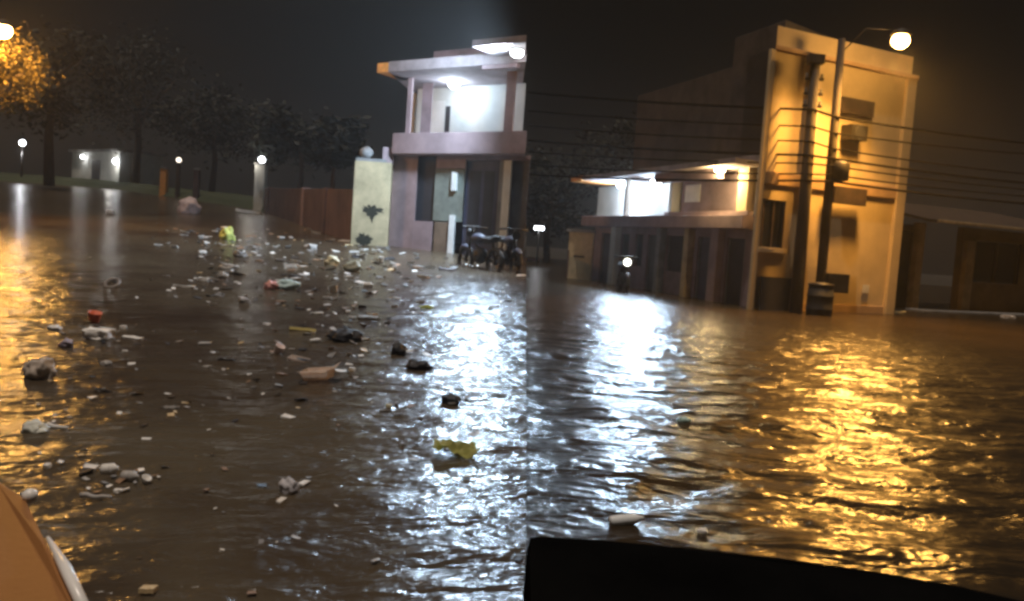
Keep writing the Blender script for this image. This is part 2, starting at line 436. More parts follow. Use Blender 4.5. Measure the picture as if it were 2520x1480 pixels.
H.part('roof_edge', 'orange', t, [(uRoof0, uRoof0 + 0.42, zs, zroof + 0.1, -0.3, 0.9)], 0.01)
# the projecting bay roof on the right
zr2 = H.Z(1290, 104, 2.0)
slab_to_end('bay_roof', 'roof', H.U(1160, 140, 2.0), zr2, zr2 + 0.16, -0.5, 2.0, 100)
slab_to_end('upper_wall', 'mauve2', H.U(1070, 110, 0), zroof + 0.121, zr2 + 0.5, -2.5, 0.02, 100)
H.part('beam', 'mauve', t, [(H.U(1185, 150, 0.9), uE - 0.01, zs - 0.1, zs - 0.003, 0.7, 0.87)])
# porch lamps (parts of the house)
def bulkhead(parent, c, r, bulb, col, watt, drop=0.1, n='porch_lamp', flood=None, fdeg=95, fblend=0.07):
    bm = bmesh.new(); lathe(bm, [(0.06, 0.0), (r * 1.1, -0.02), (r * 1.1, -0.05), (r, -0.055)], c + V((0, 0, 0.04)), seg=16)
    b = link(n, bm, 'white', parent, smooth=False)
    bm = bmesh.new(); ball(bm, c - V((0, 0, r * 0.5)), r, 3, (1, 1, 0.7)); link('bulb', bm, bulb, b, smooth=True)
    if flood is not None: spot('lamp_light', c + flood.normalized() * (r * 1.2 + drop), col, watt, parent, flood, fdeg, fblend)
    else: lamp('lamp_light', c - V((0, 0, r * 1.3 + drop)), col, watt, 0.1, parent)
pu, pz = H.uz(1120, 172, -0.9)
bulkhead(t, H.at(pu, zs - 0.02, -0.9), 0.15, 'bulb_cool', COOL, 70)
bulkhead(t, H.at(H.U(1274, 108, 1.5), zr2 - 0.04, 1.5), 0.14, 'bulb_cool', COOL, 5200, flood=V((-0.96, -0.2, -0.24)), fdeg=157, fblend=0.06)
lw = H

# yellow gate pier with mould stains
PA = H.at(H.U(866, 602), 0, 0.25)
A0, A1 = P(862, 601, 'L'), P(952, 607, 'L')
Y = Front(A0, A1)
t = thing('gate_pier', Y.at(Y.len / 2, A0.z), 'tall pale yellow pier with black mould stains beside the mauve house', 'pier')
zt = Y.Z(912, 398)
bm = bmesh.new()
Y.box(bm, 0, Y.len, A0.z - 0.3, zt, -0.45, 0)
link('pier_body', bm, 'yellow', t, bevel=0.02)
Y.part('pier_cap', 'grey', t, [(0.02, Y.len - 0.15, zt + 0.002, zt + 0.09, -0.4, -0.03)])
def blot(fr, u, z, ru, rz, d, parent, name='mould_stain', seed=0, drip=0):
    bm = bmesh.new(); vs = []
    for k in range(72):
        a = k * 2 * math.pi / 72
        r = 1 + 0.6 * noise.noise(V((math.cos(a) * 2.2, math.sin(a) * 2.2, seed))) + 0.5 * noise.noise(V((math.cos(a) * 6, math.sin(a) * 6, seed)))
        zz = math.sin(a) * r * rz
        if drip and math.sin(a) < 0: zz *= 1 + drip * max(0, 1 - abs(math.cos(a)) * 1.6)
        vs.append((u + math.cos(a) * r * ru, z + zz))
    f = [bm.verts.new(fr.at(a, b, d)) for a, b in vs]; bm.faces.new(f)
    q = bmesh.ops.extrude_face_region(bm, geom=bm.faces[:])
    for v in [g for g in q['geom'] if isinstance(g, bmesh.types.BMVert)]: v.co += fr.n * 0.004
    link(name, bm, 'stain', parent)
u_, z_ = Y.uz(915, 517); blot(Y, u_, z_, 0.28, 0.12, 0.001, t, seed=3, drip=1.8)
u_, z_ = Y.uz(896, 590); blot(Y, u_, z_, 0.22, 0.17, 0.001, t, seed=8)
bm = bmesh.new(); vs = ball(bm, Y.at(Y.U(900, 378), zt + 0.25, -0.2), 0.2, 3, (1, 1, 0.8))
for v in vs: v.co += V((0, 0, 0.06 * fb(v.co.x * 6, v.co.y * 6, v.co.z * 6)))
tag(link('rubble_sack', bm, 'grey', smooth=True), 'grey lumpy sack lying on top of the yellow pier', 'sack')
Y.part('upright_slab', 'mauve', t, [(Y.U(940, 400), Y.len + 0.02, zt + 0.002, Y.Z(950, 362), -0.35, -0.05)])

# brown boundary wall
A0, A1 = P(648, 522, 'L'), P(866, 598, 'L')
W = Front(A0, A1)
t = thing('boundary_wall', W.at(W.len / 2, A0.z), 'brown stained boundary wall between the lamp pillar and the yellow pier', 'wall')
zt0 = W.Z(655, 462); zt1 = W.Z(860, 468)
bm = bmesh.new()
a = W.at
hexa(bm, [a(0, 0.2, -0.2), a(W.len, 0.2, -0.2), a(W.len, 0.2, 0), a(0, 0.2, 0), a(0, zt0, -0.2), a(W.len, zt1, -0.2), a(W.len, zt1, 0), a(0, zt0, 0)])
link('wall_panel', bm, 'brick', t, bevel=0.02)
for px in (660, 745, 800):
    u = W.U(px, 510); zt_ = zt0 + (zt1 - zt0) * u / W.len
    W.part('wall_post', 'mauve2' if px == 745 else 'brick', t, [(u - 0.18, u + 0.18, 0.2, zt_ + 0.04, -0.24, 0.06)], 0.02)

# lamp pillar with glowing globe and two more gate pillars far off
def pillar(px, pyb, pyt, wpx, m, label, globe=None, bulb='bulb_far', capm='grey', group='gate pillars along the upper street'):
    b = P(px, pyb, 'L'); sc = F / b.y; h = (pyb - pyt) / sc; w = wpx / sc
    t = thing('gate_pillar', b, label, 'pillar', group)
    bm = bmesh.new(); boxw(bm, b + V((0, 0, h / 2 - 0.2)), (w, w, h + 0.4)); link('pillar_shaft', bm, m, t, bevel=0.02)
    bm = bmesh.new(); boxw(bm, b + V((0, 0, h + 0.06)), (w * 1.2, w * 1.2, 0.1)); link('pillar_cap', bm, capm, t, bevel=0.02)
    if globe:
        r = globe / sc; bm = bmesh.new(); ball(bm, b + V((0, 0, h + 0.11 + r)), r); link('lamp_globe', bm, bulb, t, smooth=True)
    return b, h, t
b, h, t = pillar(638, 519, 408, 24, 'pale', 'pale gate pillar with a glowing white globe lamp at the end of the boundary wall', 8)
lamp('lamp_light', b + V((-0.5, -0.5, h + 0.1)), (1, 0.93, 0.82), 25, 0.1, t)
b, h, t = pillar(402, 483, 416, 15, 'orange', 'gate pillar tinted orange as if lamplit, right of the white building')  # orange lamplight is painted into the shaft colour
lamp_b = b
b, h, t = pillar(482, 494, 420, 13, 'brick', 'dark reddish gate pillar between the orange pillar and the lamp pillar')
b, h, t = pillar(436, 488, 405, 9, 'shade', 'thin dark gate pillar with a dim small lamp on top', 6, 'bulb_dim')

# far white building with two lamps
B0, B1 = P(176, 436, 84.0), P(292, 448, 78.0)
K = Front(V((B0.x, B0.y, 0)), V((B1.x, B1.y, 0)))
zk = K.Z(235, 446); t = thing('white_building', K.at(K.len / 2, zk, -1), 'small white building far off with two bare lamps on its wall', 'building')
K.part('wall', 'pale', t, [(0, K.len, zk - 2, K.Z(240, 374), -4, 0)], 0.03)
K.part('roof', 'grey', t, [(-0.2, K.len + 0.2, K.Z(240, 374), K.Z(240, 374) + 0.2, -4.2, 0.3)], 0.03)
K.part('door', 'door', t, [(K.len * 0.45, K.len * 0.62, zk - 0.3, zk + 1.9, 0.002, 0.05)])
for px, py, r in ((203, 386, 0.17), (284, 397, 0.24)):
    u, z = K.uz(px, py, 0.35); bm = bmesh.new(); ball(bm, K.at(u, z, 0.35), r); lm = link('wall_lamp', bm, 'bulb_far', t, smooth=True)
    bm = bmesh.new(); tube(bm, [K.at(u, z + 0.1, 0.0), K.at(u, z + 0.1, 0.33)], 0.04); link('bracket', bm, 'metal', lm)
    lamp('lamp_light', K.at(u - 0.2, z - 0.2, 0.8), (1, 0.97, 0.9), 16 if px < 250 else 50, 0.1, t)
hd = P(55, 352, 74.0); base = V((hd.x, hd.y, zL(74) + 0.5))
t = thing('lamp_post', base, 'short lamp post with a single white globe far down the upper street', 'lamp post')
bm = bmesh.new(); tube(bm, [base, hd - V((0, 0, 0.3))], [0.09, 0.06]); link('pole', bm, 'metal', t, smooth=True)
bm = bmesh.new(); ball(bm, hd, 0.24); link('lamp_globe', bm, 'bulb_far', t, smooth=True)
lamp('lamp_light', hd - V((0, 0.3, 0.75)), (0.93, 0.95, 1.0), 120, 0.1, t)

# ------------------------------------------------------------------ lower street: long two-storey house
RA, RB = P(1455, 690, 'R'), P(1842, 757, 'R')
H = Front(RA, RB, (0.85, 0.75))
t = thing('two_storey_house', H.at(H.len / 2, 0, -2), 'long two storey house with white and yellow porch lights beside the tall cream building', 'house', 'two storey houses with lit upper porches')
zg1 = 2.2; zp = 2.6
uu = lambda px, py=620: H.U(px, py)
L = H.len
openings = [(1478, 1512, 'door', 'navy', 0), (1528, 1546, 'door', 'dark', 0), (1562, 1580, 'window', 'dark', .8), (1592, 1625, 'door', 'door', 0),
            (1640, 1690, 'window', 'dark', 0.75), (1716, 1745, 'door', 'navy', 0), (1788, 1832, 'door', 'dark', 0)]
wb = []; lastu = 0
for a, b, k, m, s in openings:
    ua, ub = uu(a), uu(b); wb.append((lastu, ua, -0.4, zg1, -0.25, 0)); wb.append((ua, ub, 1.95, zg1, -0.25, -0.004))
    if s: wb.append((ua, ub, -0.4, s, -0.25, -0.003))
    lastu = ub
wb.append((lastu, L, -0.4, zg1, -0.25, 0))
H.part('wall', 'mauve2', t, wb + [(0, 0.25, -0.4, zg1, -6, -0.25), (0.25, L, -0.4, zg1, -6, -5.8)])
for a, b, k, m, s in openings:
    ua, ub = uu(a), uu(b)
    o = H.part(k, m, t, [(ua + 0.01, ub - 0.01, s + (0.01 if s else -0.3), 1.94, -0.2, -0.12)])
    for jb in ((ua + 0.01, ua + 0.08), (ub - 0.08, ub - 0.01)): H.part('jamb', 'grey', o, [(*jb, s + .01, 1.93, -0.12, -0.06)])
for a, b, m in ((1514, 1526, 'pale'), (1628, 1638, 'grey'), (1697, 1708, 'lowpost'), (1764, 1782, 'mauve')):
    H.part('post', m, t, [(uu(a), uu(b), -0.4, zg1 - 0.002, 0.003, 0.25)], 0.02)
H.part('floor_slab', 'mauve', t, [(-0.45, L + 0.0, zg1, zp, -6, 0.45)], 0.03)
BW = -1.3
zs = 3.98
uk = lambda px, py=480, d=0.0: H.U(px, py, d)
H.part('upper_wall', 'pale', t, [(H.U(1472, 480, BW), L, zp, zs, BW - 0.2, BW), (L - 0.02 - 0.25, L - 0.02, zp, zs, BW, -0.1)])
H.part('partition', 'pale', t, [(uk(1642), uk(1642) + 0.2, zp, zs, BW, -0.1)])
H.part('front_wall', 'mauve2', t, [(uk(1655), uk(1790), zp, zs, -0.7, -0.5)])
H.part('window', 'white', t, [(uk(1664), uk(1700), zp + 0.5, zs - 0.3, -0.5 + 0.003, -0.46)])
H.part('column', 'white', t, [(uk(1540), uk(1546), zp, zs, -0.15, 0.05)])
H.part('column', 'ochre', t, [(uk(1822), uk(1846), zp - 0.25 + 0.25, zs, -0.3, 0.1)])
H.part('parapet', 'mauve', t, [(uk(1658), L, zp, zp + 0.12, 0.12, 0.3)])
zr = zs + 0.16
ur0 = H.U(1412, 462, 0.8)
H.part('roof', 'roof', t, [(ur0 + 1.2, L + 0.2, zs, zr, -6, 0.95), (1.0, L, zr, zr + 0.25, -6, -0.3)], 0.01)
H.part('roof_edge', 'orange', t, [(ur0, ur0 + 1.19, zs - 0.02, zr + 0.02, -0.8, 0.95)], 0.01)
H.part('upper_storey', 'darkrender', t, [(0.6, uk(1790, 300, -0.6) - 0.02, zr + 0.25, zr + 3.5, -6, -1.6)], 0.02)
H.part('rear_block', 'darkrender', t, [(uk(1792, 300, -0.6), L - 0.02, zr + 0.253, H.Z(1820, 90, -0.6), -4, -0.6)], 0.03)
H.part('rear_window', 'dark', t, [(uk(1834, 250, -0.6), L - 0.1, zr + 0.4, H.Z(1845, 140, -0.6), -0.598, -0.55)], 0.03)
H.part('lintel', 'mauve2', t, [(uk(1640), uk(1800), zs - 0.3, zs, 0.3, 0.5)])
bulkhead(t, H.at(uk(1505), zs - 0.02, -0.5), 0.16, 'bulb_cool', COOL, 520)
bulkhead(t, H.at(uk(1590), zs - 0.02, -0.5), 0.2, 'bulb_cool', COOL, 2000, flood=V((-0.35, -0.8, -0.5)), fdeg=100, fblend=0.6)
bulkhead(t, H.at(H.U(1772, 418, 0.6), zs - 0.02, 0.6), 0.15, 'bulb_warm', (1.0, 0.72, 0.32), 260)
# its pier
A0, A1 = P(1393, 684, 'R'), P(1452, 690, 'R')
Y = Front(A0, A1)
t = thing('gate_pier', Y.at(Y.len / 2, 0), 'short cream pier with one dark slot at the left end of the long house', 'pier')
zt = Y.Z(1422, 572)
Y.part('pier_body', 'yellow', t, [(0, Y.len, -0.4, zt, -0.5, 0)], 0.03)
Y.part('pier_cap', 'grey', t, [(-0.08, Y.len + 0.08, zt, zt + 0.12, -0.58, 0.08)])
Y.part('slot', 'stain', t, [(Y.len * 0.25, Y.len * 0.7, Y.Z(1420, 634), Y.Z(1420, 629), 0.002, 0.02)])
A0, A1 = P(1240, 672, 'R'), P(1392, 684, 'R')
W = Front(A0, A1)
tag(W.part('boundary_wall', 'brick', None, [(3.2, W.len, -0.4, W.Z(1350, 612), -0.2, 0)], 0.02), 'low reddish wall left of the cream pier on the lower street', 'wall')
hd = P(1327, 562, 52.0)
t = thing('lamp_post', V((hd.x, hd.y, -0.3)), 'low post with a flat white strip lamp at the left end of the lower street', 'lamp post')
bm = bmesh.new(); tube(bm, [V((hd.x, hd.y, -0.3)), hd - V((0, 0, 0.08))], 0.05); link('pole', bm, 'metal', t, smooth=True)
bm = bmesh.new(); boxw(bm, hd, (0.55, 0.18, 0.2)); link('lamp_box', bm, 'bulb_far', t, bevel=0.04)

# ------------------------------------------------------------------ tall cream building
TA, TB = P(1845, 762, 'R'), P(2192, 773, 'R')
T = Front(TA, TB, (0.3, 0.95))
t = thing('tall_building', T.at(T.len / 2, 0, -2), 'tall cream building lit gold by a street lamp, cables crossing its front', 'building')
L = T.len
ze = 0.5 * (T.Z(1890, 140) + T.Z(2180, 165)); zt = ze + 0.7
zm = 0.5 * (T.Z(1900, 440) + T.Z(2150, 465))
tu = lambda px, py=600: T.U(px, py)
win = (tu(1872, 550), tu(1930, 550), T.Z(1900, 610), T.Z(1900, 492))
dr = (tu(1868, 720), tu(1944, 720), -0.4, T.Z(1900, 682))
T.part('wall', 'ochre', t, [(0, win[0], -0.4, ze, -6, 0), (win[0], win[1], win[3], ze, -6, -0.003), (win[0], win[1], dr[3], win[2], -6, -0.004),
    (win[1], L, -0.4, ze, -6, -0.001), (win[0], win[1], -0.4, dr[3], -6, -0.5)], 0.0)
T.part('parapet', 'ochre', t, [(0.1, L - 0.1, ze + 0.12, zt, -6, -0.15)], 0.02)
T.part('eave', 'ochre2', t, [(-0.03, L + 0.03, ze, ze + 0.12, -6.1, 0.14)], 0.02)
T.part('ledge', 'ochre2', t, [(-0.05, L + 0.05, zm - 0.2, zm + 0.15, 0.002, 0.09)], 0.03)
T.part('pilaster', 'ochre', t, [(tu(1952), tu(1975), -0.4, ze, 0.001, 0.16)], 0.02)
T.part('pilaster', 'ochre', t, [(tu(1850), tu(1862), -0.4, ze, 0.001, 0.1)], 0.02)
T.part('pilaster', 'ochre', t, [(L - 0.38, L, -0.4, ze, 0.001, 0.12)], 0.02)
w = T.part('window', 'glass', t, [(win[0] + 0.01, win[1] - 0.01, win[2] + 0.01, win[3] - 0.01, -0.3, -0.18)])
um = (win[0] + win[1]) / 2
for jb in ((win[0] + .01, win[0] + 0.09), (win[1] - 0.09, win[1] - .01), (um - 0.03, um + 0.03)): T.part('window_bar', 'shade', w, [(*jb, win[2], win[3], -0.17, -0.1)])
T.part('sill', 'ochre', w, [(win[0] - 0.1, win[1] + 0.1, win[2] - 0.14, win[2] - 0.02, 0.002, 0.14)])
T.part('door', 'dark', t, [(dr[0], dr[1], dr[2], dr[3], 0.002, 0.06)])
T.part('skirting', 'ochre2', t, [(tu(1980), L - 0.4, -0.4, 0.22, 0.002, 0.05)])
def tb(name, m, x0, y0, x1, y1, d, d2=0.003, bev=0.02):
    ua, ub = T.U(x0, (y0 + y1) / 2, d), T.U(x1, (y0 + y1) / 2, d)
    xm = (x0 + x1) / 2
    return T.part(name, m, t, [(ua, ub, T.Z(xm, y1, d), T.Z(xm, y0, d), d2, d)], bev)
v = tb('vent_window', 'shade', 2072, 244, 2153, 284, 0.12)
tb('awning', 'shade', 2054, 462, 2134, 504, 0.45, 0.29)
ac = tb('air_conditioner', 'metal', 2096, 308, 2136, 346, 0.4)
u_, z_ = T.uz(2116, 328, 0.4)
bm = bmesh.new(); lathe(bm, [(0.2, 0), (0.22, 0.01), (0.2, 0.02)], T.at(u_, z_, 0.401), T.n, 18); link('fan_grille', bm, 'dark', ac)
u_, z_ = T.uz(2126, 711)
s = T.part('notice', 'white', None, [(u_ - 0.14, u_ + 0.14, z_ - 0.12, z_ + 0.12, 0.06, 0.075)], 0.004)
tag(s, 'small pale notice plate low on the golden wall right of the poles', 'sign')

# street lamp over the wall and two poles
def pole(px, pyb, pxt, pyt, label, r=0.13):
    b = P(px, pyb, 'R'); top = P(pxt, pyt, b.y)
    t = thing('utility_pole', b, label, 'pole', 'wooden utility poles')
    bm = bmesh.new(); tube(bm, [b - V((0, 0, 0.4)), b.lerp(top, 0.5), V((top.x, b.y, top.z))], [r * 1.15, r, r * 0.8], 12); link('shaft', bm, 'wood', t, smooth=True)
    return t, b, V((top.x, b.y, top.z))
p1, b1, t1 = pole(1958, 771, 2008, 142, 'left of the two utility poles, standing clear in front of the golden wall', 0.155)
bm = bmesh.new(); boxw(bm, t1 + V((0, 0, -0.05)), (0.42, 0.3, 0.24)); link('pole_cap', bm, 'wood', p1, bevel=0.02)
p2, b2, t2 = pole(2013, 773, 2072, 96, 'right of the two utility poles, with the dark box and barrel at its foot', 0.125)
def on_pole(b, tp, py_px, py_py):
    d = P(py_px, py_py, b.y); f = (d.z - b.z) / (tp.z - b.z); return b.lerp(tp, f)
for (x0, y0, x1, y1, nm) in ((2040, 402, 2092, 442, 'transformer'),):
    c = P((x0 + x1) / 2, (y0 + y1) / 2, b2.y); s = b2.y / F
    bm = bmesh.new(); lathe(bm, [(0.05, -.28), (0.25, -0.25), (0.26, 0.2), (0.2, 0.26), (0.06, 0.3)], c, seg=18); tr = link(nm, bm, 'metal', p2, smooth=True)
    bm = bmesh.new(); tube(bm, [c + V((-0.35, 0, 0.1)), c + V((0.0, 0, 0.1))], 0.04); link('bracket', bm, 'metal', tr)
for k, py in enumerate((195, 232, 262)):
    q = on_pole(b1, t1, 2000, py)
    bm = bmesh.new(); boxw(bm, q, (0.5, 0.08, 0.07)); ca = link('crossarm', bm, 'wood', p1, bevel=0.01)
    for s in (-0.2, 0.2):
        bm = bmesh.new(); lathe(bm, [(0.03, 0), (0.05, 0.03), (0.03, 0.06), (0.05, 0.09), (0.02, 0.12)], q + V((s, 0, 0.03)), seg=8); link('insulator', bm, 'grey', ca)
hd = P(2216, 101, b2.y - 0.6)
t = thing('street_lamp', t2, 'sodium street lamp blazing above the tall cream building on an arm from the right pole', 'street lamp', 'sodium street lamps')
bm = bmesh.new(); tube(bm, [t2 + V((0, 0, -0.4)), t2.lerp(hd, 0.4) + V((0, 0, 0.3)), hd + V((0, 0, 0.26))], 0.015); link('arm', bm, 'metal', t, smooth=True)
bm = bmesh.new(); lathe(bm, [(0.05, 0.33), (0.2, 0.26), (0.28, 0.16), (0.27, 0.14)], hd, seg=20); link('lamp_hood', bm, 'metal', t, smooth=True)
bm = bmesh.new(); ball(bm, hd, 0.22, 3, (1, 1, 0.9)); link('lamp_globe', bm, 'bulb_sod', t, smooth=True)
spot('lamp_light', hd - V((0, 0, 0.42)), SOD, 5600, t, (-0.2, -0.3, -1), 145)

# cables
def cable(pts, label, r=0.022):
    bm = bmesh.new(); out = []
    for (a, b) in zip(pts[:-1], pts[1:]):
        n = 14
        for k in range(n): 
            f = k / n; q = a.lerp(b, f); q.z -= 0.014 * (b - a).length * 4 * f * (1 - f) * 0.5; out.append(q)
    out.append(pts[-1])
    tube(bm, out, r, 6)
    c = sum((p for p in pts), V()) / len(pts)
    o = link('cable', bm, 'cable', smooth=True)
    return tag(o, label, 'cable', 'cables strung across the tall cream building')
rows = [(262, 272, 290, 322, 'topmost dark cable crossing the front of the tall cream building'),
        (303, 313, 330, 348, 'second cable from the top, level with the air conditioner on the golden wall'),
        (335, 350, 368, 398, 'cable crossing the golden wall just under the air conditioner'),
        (368, 384, 392, 420, 'cable crossing the golden wall just above the transformer'),
        (392, 404, 410, 436, 'cable touching the transformer on the right utility pole'),
        (420, 430, 432, 452, 'lowest but one cable, running along the top of the terracotta ledge'),
        (440, 446, 448, 470, 'lowest cable, running just above the dark awning')]
for k, (ya, yb, yc, yd, lab) in enumerate(rows):
    q1 = on_pole(b1, t1, 1990, yb) + V((0, -0.16, 0)); q2 = on_pole(b2, t2, 2050, yc) + V((0, -0.14, 0))
    left = P(1300, ya - 34 + k * 4, 30.0); right = P(2560, yd + 34, 27.0)
    cable([left, q1, q2, right], lab, 0.024 + 0.010 * (k in (0, 3, 6)))

# box and barrel at the foot of the right pole
c = P(2056, 697, b2.y - 0.1)
bm = bmesh.new(); boxw(bm, c, (0.62, 0.35, 0.52), 0.1); o = link('meter_box', bm, 'metal', bevel=0.02)
tag(o, 'dark square meter box fixed on the right pole above the barrel', 'box')
c = P(2014, 778, b2.y - 0.5); c.z = -0.2
t = thing('barrel', c, 'black barrel standing in the water in front of the right pole', 'barrel')
bm = bmesh.new(); lathe(bm, [(0.28, 0), (0.33, 0.05), (0.345, 0.35), (0.36, 0.37), (0.345, 0.39), (0.345, 0.7), (0.36, 0.72), (0.345, 0.74), (0.32, 0.98), (0.3, 1.0)], c, seg=24); link('drum', bm, 'rubber', t, smooth=True)
bm = bmesh.new(); lathe(bm, [(0.33, 0.99), (0.34, 1.0), (0.34, 1.05), (0.1, 1.09)], c, seg=24); link('lid', bm, 'metal', t, smooth=True)

# ------------------------------------------------------------------ low dark house on the right
A0, A1 = P(2214, 761, 'R'), P(2560, 775, 'R')
Z = Front(A0, A1)
t = thing('low_house', Z.at(Z.len / 2, 0, -1), 'low dark house with a deep porch roof at the right edge', 'house')
L = Z.len + 2.0
zu = lambda px, py=660: Z.U(px, py)
zroof = Z.Z(2380, 560, 0)
wx0, wx1 = zu(2395), zu(2512)
wz0, wz1 = Z.Z(2450, 698), Z.Z(2450, 596)
wz1 = min(wz1, zroof - 0.1)
BK = -1.6
Z.part('wall', 'lowwall', t, [(zu(2362), wx0, -0.4, zroof, -0.25, 0), (wx0, wx1, -0.4, wz0, -0.25, -0.002), (wx0, wx1, wz1, zroof, -0.25, -0.003), (wx1, L, -0.4, zroof, -0.25, -0.001), (0.1, zu(2362), -0.4, zroof, BK - 0.2, BK)])
w = Z.part('window', 'glass', t, [(wx0 + 0.01, wx1 - 0.01, wz0 + 0.01, wz1 - 0.01, -0.2, -0.12)])
for jb in ((wx0 + 0.01, wx0 + 0.1), (wx1 - 0.1, wx1 - 0.01), ((wx0 + wx1) / 2 - 0.04, (wx0 + wx1) / 2 + 0.04)): Z.part('window_bar', 'shade', w, [(*jb, wz0 + .01, wz1 - .01, -0.12, -0.05)])
Z.part('post', 'lowpost', t, [(zu(2250), zu(2266), -0.4, zroof, -0.2, 0.05)], 0.02)
Z.part('post', 'lowpost', t, [(zu(2364), zu(2384), -0.4, Z.Z(2375, 592), 0.003, 0.2)], 0.02)
Z.part('door', 'dark', t, [(zu(2285, 660), zu(2345, 660), -0.4, zroof - 0.25, BK + 0.005, BK + 0.06)])
zz0, zz1 = Z.Z(2390, 555, 0.9), Z.Z(2390, 508, -2)
bm = bmesh.new(); a = Z.at
hexa(bm, [a(-0.05, zroof + 0.9, -4), a(L, zroof + 0.9, -4), a(L, zroof, 0.9), a(-0.05, zroof, 0.9), a(-0.05, zroof + 1.0, -4), a(L, zroof + 1.0, -4), a(L, zroof + 0.1, 0.9), a(-0.05, zroof + 0.1, 0.9)])
link('roof', bm, 'shade', t, bevel=0.01)
Z.part('gutter', 'lowpost', t, [(0.3, L, zroof + 0.0, zroof + 0.1, 0.905, 1.0)], 0.02)
Z.part('porch_floor', 'grey', t, [(0, L, -0.4, 0.06, 0.21, 1.0)], 0.02)

# ------------------------------------------------------------------ motorbikes
def motorbike(base, rz, s, label, group, light):
    t = thing('motorbike', base, label, 'motorbike', group)
    R = Matrix.Rotation(rz, 3, 'Z')
    def w(p): return V(base) + R @ (V(p) * s)
    for x in (-0.62, 0.62):
        bm = bmesh.new()
        pts = [w((x + 0.29 * math.cos(k * math.pi / 10), 0, 0.3 + 0.29 * math.sin(k * math.pi / 10))) for k in range(21)]
        tube(bm, pts, 0.06 * s, 8, cap=False); wh = link('wheel', bm, 'rubber', t, smooth=True)
        bm = bmesh.new()
        for k in range(6):
            an = k * math.pi / 3; tube(bm, [w((x, 0, 0.3)), w((x + 0.27 * math.cos(an), 0, 0.3 + 0.27 * math.sin(an)))], 0.012 * s, 5)
        lathe(bm, [(0.05 * s, -0.05 * s), (0.06 * s, 0), (0.05 * s, 0.05 * s)], w((x, 0, 0.3)), R @ V((0, 1, 0)), 10); link('rim', bm, 'metal', wh)
    bm = bmesh.new(); vs = ball(bm, (0, 0, 0), 1, 3)
    for v in vs: v.co = w((0.12 + v.co.x * 0.27, v.co.y * 0.14, 0.82 + v.co.z * 0.13))
    link('fuel_tank', bm, 'navy', t, smooth=True)
    bm = bmesh.new(); vs = ball(bm, (0, 0, 0), 1, 3)
    for v in vs: v.co = w((-0.38 + v.co.x * 0.4, v.co.y * 0.13, 0.82 + v.co.z * 0.07 + (0.06 if v.co.x < -0.5 else 0)))
    link('seat', bm, 'rubber', t, smooth=True)
    bm = bmesh.new(); vs = ball(bm, (0, 0, 0), 1, 2)
    for v in vs: v.co = w((0.0 + v.co.x * 0.26, v.co.y * 0.16, 0.42 + v.co.z * 0.2))
    link('engine', bm, 'metal', t)
    bm = bmesh.new(); tube(bm, [w((0.62, 0, 0.3)), w((0.42, 0, 0.95)), w((0.38, 0, 1.08))], 0.035 * s); tube(bm, [w((-0.62, 0, 0.3)), w((-0.1, 0, 0.4)), w((0.42, 0, 0.85))], 0.03 * s); tube(bm, [w((-0.62, 0, 0.3)), w((-0.5, 0, 0.75))], 0.03 * s); link('frame', bm, 'metal', t, smooth=True)
    bm = bmesh.new(); tube(bm, [w((0.3, -0.36, 1.08)), w((0.4, -0.15, 1.1)), w((0.4, 0.15, 1.1)), w((0.3, 0.36, 1.08))], 0.022 * s); link('handlebar', bm, 'metal', t, smooth=True)
    bm = bmesh.new(); lathe(bm, [(0.05 * s, -0.1 * s), (0.1 * s, 0), (0.105 * s, 0.02 * s)], w((0.5, 0, 0.95)), R @ V((1, 0, 0)), 14); link('headlight', bm, 'headlight' if light else 'metal', t)
    bm = bmesh.new(); vs = ball(bm, (0, 0, 0), 1, 2)
    for v in vs: v.co = w((0.66 + v.co.x * 0.28, v.co.y * 0.08, 0.62 + v.co.z * 0.05 - 0.12 * v.co.x ** 2))
    link('mudguard', bm, 'navy', t, smooth=True)
q = P(1180, 660, 'L'); motorbike(q - V((0, 0, 0.12)), 2.2, 0.95, 'dark motorbike parked against the navy door of the mauve house', 'parked motorbikes', False)
q = P(1248, 664, 'L'); motorbike(q - V((0, 0, 0.12)), -1.25, 0.95, 'dark motorbike parked nearest the middle of the picture by the grey door', 'parked motorbikes', False)
q = P(1532, 716, 'R'); motorbike(q - V((0, 0, 0.12)), -1.55, 1.15, 'dark motorbike with its headlight on in front of the long house', 'parked motorbikes', True)

